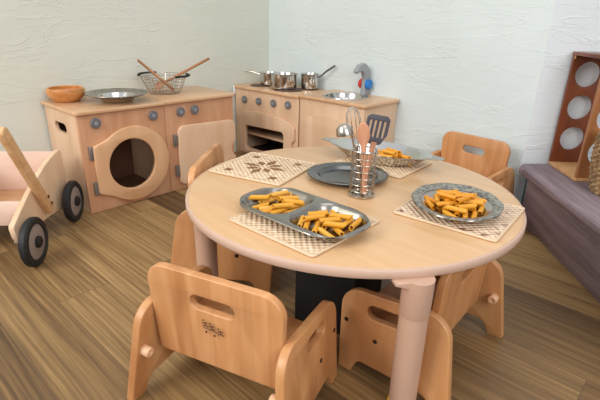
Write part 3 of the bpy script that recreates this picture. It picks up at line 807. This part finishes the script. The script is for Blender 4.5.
# ------------------------------------------------------------------ scalloped plate on the right
PX, PY, PR = 1.785, -1.052, .122
sc_ = lambda a, r: r*(1+.030*abs(math.cos(5*a))**1.5*smooth(.09, .118, r))
ps = Thing('pewter_plate', 'oval pewter plate with scalloped rim holding penne, right side', 'plate', (PX, PY, MZ), rz=.44)
ps.part('well', lambda bm: lathe(bm, [(0, 0), (.070, 0), (.078, .0015), (.097, .015), (.098, .017), (.076, .0035), (0, .0025)], n=72, sx=.87, sy=1.02), 'steel_d')
ps.part('rim', lambda bm: lathe(bm, [(.096, .0145), (.100, .017), (.116, .021), (.120, .020), (.1215, .022), (.1205, .0245), (.116, .025), (.100, .0205), (.096, .0175)], n=120, mod=sc_, sx=.87, sy=1.02), 'pewter')
scatter(PX, PY, .066, .080, 15, 11, MZ+.003, .44, (-.3, .5, .1), .6, ('penne2', 'penne2', 'penne'), 'amber penne pasta tube lying on the scalloped pewter plate', 'penne on the pewter plate', rng, 4)

# ------------------------------------------------------------------ empty round plate behind the caddy
EX, EY = 1.440, -1.050
ep = Thing('steel_plate', 'empty oval steel plate lying behind the utensil caddy', 'plate', (EX+.004, EY+.004, TZ+.0006), rz=.75)
ep.part('well', lambda bm: lathe(bm, [(0, 0), (.074, 0), (.080, .0015), (.088, .011), (.087, .013), (.076, .004), (0, .0025)], n=64, sx=1.04, sy=.92), 'steel_dk')
ep.part('rim', lambda bm: lathe(bm, [(.0865, .0105), (.092, .0115), (.110, .0145), (.113, .0135), (.1140, .015), (.112, .0172), (.092, .0142), (.0865, .0132)], n=96, sx=1.04, sy=.92, mod=lambda a, r: r*(1+.012*abs(math.cos(6*a))*smooth(.09, .112, r))), 'steel_dk')

# ------------------------------------------------------------------ oval dish at the far side
OX, OY, OR = 1.412, -.836, math.radians(10)
dz = MZ
od_ = Thing('oval_dish', 'oval steel dish with flat end grips holding penne, far side', 'dish', (OX, OY, dz), OR)
od_.part('dish_body', lambda bm: lathe(bm, [(0, 0), (.55, 0), (.64, .002), (.82, .022), (.95, .037), (1.0, .0385), (1.0, .0405), (.94, .0395), (.80, .0255), (.62, .005), (0, .003)], n=72, sx=.180, sy=.090), 'steel')
def grip(bm, sg):
    o = round_poly([(.166, -.030, .016), (.214, -.014, .012), (.214, .014, .012), (.166, .030, .016), (.171, .02, .01), (.174, .0, .01), (.171, -.02, .01)], 5)
    plate(bm, [(sg*u, v) for u, v in o], [], .0026, axes((0, 0, .0392), (1, 0, 0), (0, 1, 0)), .0008)
for sg in (-1, 1): od_.part('grip', lambda bm: grip(bm, sg), 'steel_d')
c, s = math.cos(OR), math.sin(OR)
scatter(OX+.052*c, OY+.052*s, .066, .036, 8, 5, dz+.004, OR, (.2, -.2), .4, ('penne', 'penne2'), 'penne pasta tube lying in the oval dish at the far side', 'penne in the oval dish', rng, 2)

# ------------------------------------------------------------------ utensil caddy and utensils
UX, UY, UR, UH = 1.556, -1.130, .032, .126
cd = Thing('utensil_caddy', 'chrome wire utensil caddy standing in the middle of the table', 'caddy', (UX, UY, TZ))
def ringp(r, z, n=36): return [(r*math.cos(2*PI*j/n), r*math.sin(2*PI*j/n), z) for j in range(n)]
cd.part('wire_cage', lambda bm: ([tube(bm, ringp(UR, z), .0011, 6, closed=True) for z in (.018, .036, .054, .072, .090, .106)], [tube(bm, [(UR*math.cos(2*PI*j/12), UR*math.sin(2*PI*j/12), .002), (UR*math.cos(2*PI*j/12), UR*math.sin(2*PI*j/12), UH)], .0011, 6) for j in range(12)]), 'steel_d')
cd.part('top_ring', lambda bm: tube(bm, ringp(UR+.0005, UH), .0019, 8, closed=True), 'steel')
cd.part('base', lambda bm: lathe(bm, [(0, .0005), (UR+.002, .0005), (UR+.003, .002), (UR+.003, .006), (UR+.0005, .007), (UR-.001, .003), (0, .003)], n=40), 'steel_d')

# image right in the room is about (.73,.68): used to lean the handles
IR = Vector((.731, .682, 0)); IB = Vector((-.68, .73, 0))
def up(rt, bk, z): return Vector((UX, UY, TZ)) + IR*rt + IB*bk + Vector((0, 0, z))
CAMV = Vector((.65, -.76, .0))
def stand(o, base, top, face):
    """Local +Z toward top, local -Y toward face."""
    base, top = Vector(base), Vector(top); z = (top-base).normalized(); y = -(Vector(face)-z*Vector(face).dot(z)).normalized(); x = y.cross(z)
    o.location = base; o.rotation_euler = Matrix((x, y, z)).transposed().to_euler()
ld = Thing('soup_ladle', 'small steel ladle in the caddy, bowl upward at the left', 'ladle')
ld.part('handle', lambda bm: tube(bm, [(0, 0, 0), (0, 0, .10), (0, 0, .172), (.004, 0, .184)], [.0026, .0026, .003, .003], 8), 'steel_d')
ld.part('ladle_bowl', lambda bm: lathe(bm, [(0, .027), (.012, .025), (.019, .017), (.022, .004), (.0225, 0), (.0212, 0), (.0205, .004), (.0178, .016), (.011, .023), (0, .025)], (.004, -.018, .172), (.25, -.35, 1), n=32), 'steel_d')
stand(ld.root, up(.004, -.002, .006), up(-.044, -.004, .19), -IR+CAMV*.3)
wk = Thing('balloon_whisk', 'small steel wire whisk in the caddy, loops above the ladle', 'whisk')
wk.part('handle', lambda bm: tube(bm, [(0, 0, 0), (0, 0, .09)], .0042, 10), 'steel_d')
def loops(bm):
    for k in range(5):
        a = PI*k/5; c_, s_ = math.cos(a), math.sin(a)
        pr = [(0.003, .085), (.012, .12), (.0185, .152), (.017, .176), (.008, .190), (0, .1935)]
        pts = [(r*c_, r*s_, z) for r, z in pr] + [(-r*c_, -r*s_, z) for r, z in pr[-2::-1]]
        tube(bm, pts, .0009, 5)
wk.part('wire_loops', loops, 'steel')
place(wk.root, along(up(-.004, .010, .040), up(-.036, .024, .22), 0))
ws = single('wooden_spoon', lambda bm: None, 'spoonpink', 'wooden spoon standing in the caddy, oval head up', 'spoon')
bm = bmesh.new(); spoon_bm(.198, .0165)(bm)
for v in bm.verts: v.co = Vector((v.co.x, -v.co.y, .198-v.co.z))
bmesh.ops.recalc_face_normals(bm, faces=bm.faces); bm.to_mesh(ws.data); bm.free(); ws.data.shade_smooth()
stand(ws, up(.006, -.012, .006), up(-.012, -.026, .19), CAMV)
st_ = Thing('slotted_turner', 'slate-grey slotted turner with wooden handle in the caddy', 'spatula')
st_.part('handle', lambda bm: tube(bm, [(0, 0, 0), (0, 0, .06), (0, 0, .128), (0, 0, .140)], [.0058, .0065, .0070, .009], 12), 'spoonpink', label='pinkish wooden handle')
def turner(bm):
    o = round_poly([(-.017, .0, .008), (.017, .0, .008), (.031, .028, .01), (.031, .068, .008), (.022, .076, .008), (-.022, .076, .008), (-.031, .068, .008), (-.031, .028, .01)], 5)
    plate(bm, o, [slot2(x, .040, .044, .006, PI/2) for x in (-.019, -.0063, .0063, .019)], .004, axes((0, 0, .134), (1, 0, 0), (0, 0, 1)), .001)
st_.part('turner_head', turner, 'turner', label='slate-grey slotted head')
stand(st_.root, up(.001, .002, .006), up(.029, .015, .18), CAMV+Vector((.1, .1, 0)))

# ------------------------------------------------------------------ bench in the recess at the right
BD = Vector((.645, -.764, 0)).normalized(); BN = Vector((.764, .645, 0)).normalized(); BH = .232
bO = Vector((1.655, -.088, 0))                      # front top edge starts here
bt = Thing('bench', 'long low bench clad in lilac-grey wood vinyl at the right', 'bench', (bO.x, bO.y, 0), math.atan2(BD.y, BD.x))
BL = 3.0
# local: x along the bench, y = into the recess (left-hand normal is -BN -> flip)
bt.part('bench_top', lambda bm: plate(bm, round_poly([(-.035, -.004, .003), (BL, -.004, .004), (BL, .62, 0), (-.14, .62, 0), (-.084, .034, .003)]), [], .03, axes((0, 0, BH-.015), (1, 0, 0), (0, 1, 0)), .006), 'bench')
bt.part('front_panel', lambda bm: box(bm, (.0, .024, 0), (BL, .044, BH-.03), .002), 'bench')
bt.part('end_panel', lambda bm: box(bm, (-.024, .028, 0), (-.001, .05, BH-.03), .001), 'teal', label='teal painted end')

# ------------------------------------------------------------------ wooden display crate with round holes
SO = Vector((1.706, .066, BH+.0006)); SW, SH, SG = .150, .470, .222
sh = Thing('display_crate', 'tall dark-stained wooden crate with round holes standing on the bench', 'crate', SO, math.atan2(BD.y, BD.x))
# local x = toward the camera along the bench, local y = away from the room (BN direction)
ST = .014
PH = [(.071, z) for z in (.118, .250, .382)]
for k in range(2):
    x0 = k*SG
    sh.part('partition', lambda bm: plate(bm, [(0, ST), (SW, ST), (SW, SH-ST), (0, SH-ST)], [circle2(u, v, .050, n=40) for u, v in PH], ST, axes((x0, 0, 0), (0, 1, 0), (0, 0, 1)), .001), 'walnut' if k == 0 else 'walnut_l')
sh.part('bottom_board', lambda bm: box(bm, (-ST/2, 0, 0), (SG+ST/2, SW, ST), .001), 'pine', label='pale pine bottom board')
sh.part('top_board', lambda bm: box(bm, (-ST/2, -.004, SH-ST), (SG+ST/2, SW, SH), .002), 'walnut')
sh.part('edge_strip', lambda bm: box(bm, (-ST/2, .001, SH-ST-.014), (ST/2+.006, .006, SH-ST), .001), 'pine')

# ------------------------------------------------------------------ basket on the bench
rb = Vector((2.003, -.150, BH+.0006))
bk = Thing('wicker_basket', 'brown woven wicker basket standing on the bench at right edge', 'basket', rb)
def basket(bm):
    n = 34; rows = 22; h = .205
    for i in range(rows):
        z = .006+h*i/(rows-1)*.96; f = z/h; r = .082+.022*math.sin(min(1, f*1.05)*PI*.62)
        tube(bm, [((r+.0035*math.cos(PI*j+PI*(i % 2)))*math.cos(2*PI*j/n), (r+.0035*math.cos(PI*j+PI*(i % 2)))*math.sin(2*PI*j/n), z) for j in range(n)], .0058, 6, closed=True)
bk.part('woven_side', basket, 'rattan')
bk.part('rim', lambda bm: tube(bm, [(.1*math.cos(2*PI*j/36), .1*math.sin(2*PI*j/36), .207) for j in range(36)], .0085, 8, closed=True), 'rattan')
bk.part('bottom', lambda bm: lathe(bm, [(0, 0), (.082, 0), (.085, .004), (.082, .008), (0, .008)], n=32), 'rattan')

# ------------------------------------------------------------------ push cart at the left
E_ = Vector((.751, -.660, 0)); Lf = Vector((-.660, -.751, 0))
cO = Vector((.630, -1.692, 0))
ca = Thing('push_cart', 'pale birch push cart with black-tyred wheels and wooden handle, left edge', 'push cart', cO, math.atan2(E_.y, E_.x))
# local: x = along the side toward the camera (s), y = +BN side; the body lies toward -y (image left)
CW = .30; WRd = .084
def cart_side(bm, y):
    n = 10
    top = []
    P0, P1, P2, P3 = Vector((-.395, .292)), Vector((-.26, .285)), Vector((-.15, .245)), Vector((.034, .158))
    for k in range(n+1):
        f = k/n; q = P0*(1-f)**3+P1*3*f*(1-f)**2+P2*3*f*f*(1-f)+P3*f**3; top.append((q.x, q.y))
    o = [(-.41, .06), (-.413, .28)] + top + [(.038, .148), (.030, .112), (.018, .094)] + [(.0, .088), (-.10, .088), (-.19, .085), (-.28, .075), (-.36, .055)]
    plate(bm, o, [], .018, axes((0, y, 0), (1, 0, 0), (0, 0, 1)), .003)
for y in (-.030, -.030-CW):
    ca.part('side_panel', lambda bm: cart_side(bm, y), 'cart')
ca.part('bed_floor', lambda bm: box(bm, (-.385, -.021-CW, .118), (-.086, -.039, .130), .001), 'cart_bed')
ca.part('end_board', lambda bm: box(bm, (-.40, -.021-CW, .108), (-.386, -.039, .286), .002), 'cart_pink')
ca.part('front_board', lambda bm: box(bm, (-.086, -.021-CW, .112), (-.072, -.039, .198), .002), 'cart_pink')
for y in (-.005, -.055-CW):
    hd = ca.part('handle', lambda bm: plate(bm, slot2(0, 0, .42, .036, 0, 8), [], .024, axes((-.092, y-.003, .292), (.205, 0, .345), (-.345, 0, .205)), .005), 'handle')
    for ss, zz in ((-.178, .178), (-.196, .146)):
        yy = y+.009
        ca.part('bolt', lambda bm: lathe(bm, [(0, 0), (.006, 0), (.006, .002), (.003, .0035), (0, .0035)], (ss, yy if y > -.03 else y-.015, zz), (0, 1 if y > -.03 else -1, 0), n=14), 'brass', hd)
ca.part('push_bar', lambda bm: tube(bm, [(.004, -.062-CW+.01, .452), (.004, -.012, .452)], .013, 16), 'handle')
def wheel(t, s, y, out):
    ww = .026
    w = t.part('wheel', lambda bm: lathe(bm, [(WRd-.018, -ww/2), (WRd-.006, -ww/2), (WRd, -ww/2+.006), (WRd, ww/2-.006), (WRd-.006, ww/2), (WRd-.022, ww/2), (WRd-.024, ww/2-.004), (WRd-.024, -ww/2+.004)], (s, y, WRd), (0, out, 0), n=44), 'tyre', label='black tyre')
    t.part('wheel_disc', lambda bm: lathe(bm, [(0, -ww/2+.003), (WRd-.024, -ww/2+.003), (WRd-.023, ww/2-.005), (WRd-.030, ww/2-.002), (0, ww/2-.001)], (s, y, WRd), (0, out, 0), n=40), 'hub', w, label='grey wheel disc')
    t.part('hub_cap', lambda bm: lathe(bm, [(0, ww/2-.002), (.020, ww/2-.002), (.020, ww/2+.006), (.015, ww/2+.010), (0, ww/2+.010)], (s, y, WRd), (0, out, 0), n=24), 'black', w)
for s in (-.366, .0):
    wheel(ca, s, .012 if s == 0 else .012, 1); wheel(ca, s, -.030-CW-.042, -1)
for s in (-.366, .0):
    for y0, y1 in ((-.048, .0), (-.065-CW, -.018-CW)):
        ca.part('axle', lambda bm: tube(bm, [(s, y0, WRd), (s, y1, WRd)], .006, 10), 'steel_d')

# ------------------------------------------------------------------ light and camera
w = bpy.data.worlds.new('World'); scene.world = w; w.use_nodes = True
nt = w.node_tree; bg = nt.nodes['Background']
tcn = N(nt, 'ShaderNodeTexCoord'); spn = N(nt, 'ShaderNodeSeparateXYZ'); nt.links.new(tcn.outputs['Generated'], spn.inputs[0])
mrn = N(nt, 'ShaderNodeMapRange'); mrn.inputs['From Min'].default_value = -1; mrn.inputs['From Max'].default_value = 1
nt.links.new(spn.outputs['Z'], mrn.inputs['Value'])
nt.links.new(ramp(nt, mrn.outputs[0], [(0, (70, 60, 54)), (.48, (120, 116, 112)), (.62, (196, 200, 204)), (1, (236, 240, 246))]), bg.inputs['Color'])
bg.inputs['Strength'].default_value = 1.0

def area(name, loc, target, sx, sy, power, col):
    l = bpy.data.lights.new(name, 'AREA'); l.shape = 'RECTANGLE'; l.size = sx; l.size_y = sy; l.energy = power; l.color = col
    o = bpy.data.objects.new(name, l); COL.objects.link(o); o.location = loc
    o.rotation_euler = (Vector(target)-Vector(loc)).to_track_quat('-Z', 'Y').to_euler()
    return o
area('window_light', (.75, -4.0, 1.9), (1.2, -.6, .3), 1.6, 1.5, 68, (1, .97, .93))
area('side_fill_light', (4.0, -2.2, 1.8), (1.0, -.6, .5), 1.6, 1.4, 40, (1, .98, .95))  # added fill from the right, brightens the left and right walls
area('overhead_fill_light', (2.0, -1.6, 2.6), (1.6, -1.0, 0), 1.6, 1.6, 12, (1, .98, .96))  # added overhead fill, also for highlights; stands for no ceiling lamp

cam = bpy.data.cameras.new('camera'); co = bpy.data.objects.new('camera', cam); COL.objects.link(co)
scene.camera = co
f, pitch, roll, yaw = 456.35, .3800, .0256, -.7421
fw = Vector((math.sin(yaw)*math.cos(pitch), math.cos(yaw)*math.cos(pitch), -math.sin(pitch)))
r = Vector((math.cos(yaw), -math.sin(yaw), 0)); u = r.cross(fw)
r2 = r*math.cos(roll)+u*math.sin(roll); u2 = -r*math.sin(roll)+u*math.cos(roll)
co.matrix_world = Matrix(((r2.x, u2.x, -fw.x, 2.2087), (r2.y, u2.y, -fw.y, -2.0847), (r2.z, u2.z, -fw.z, .8014), (0, 0, 0, 1)))
cam.sensor_width = 36; cam.lens = f*36/600; cam.clip_start = .02
scene.view_settings.view_transform = 'Standard'
scene.view_settings.look = 'None'
scene.view_settings.exposure = 0
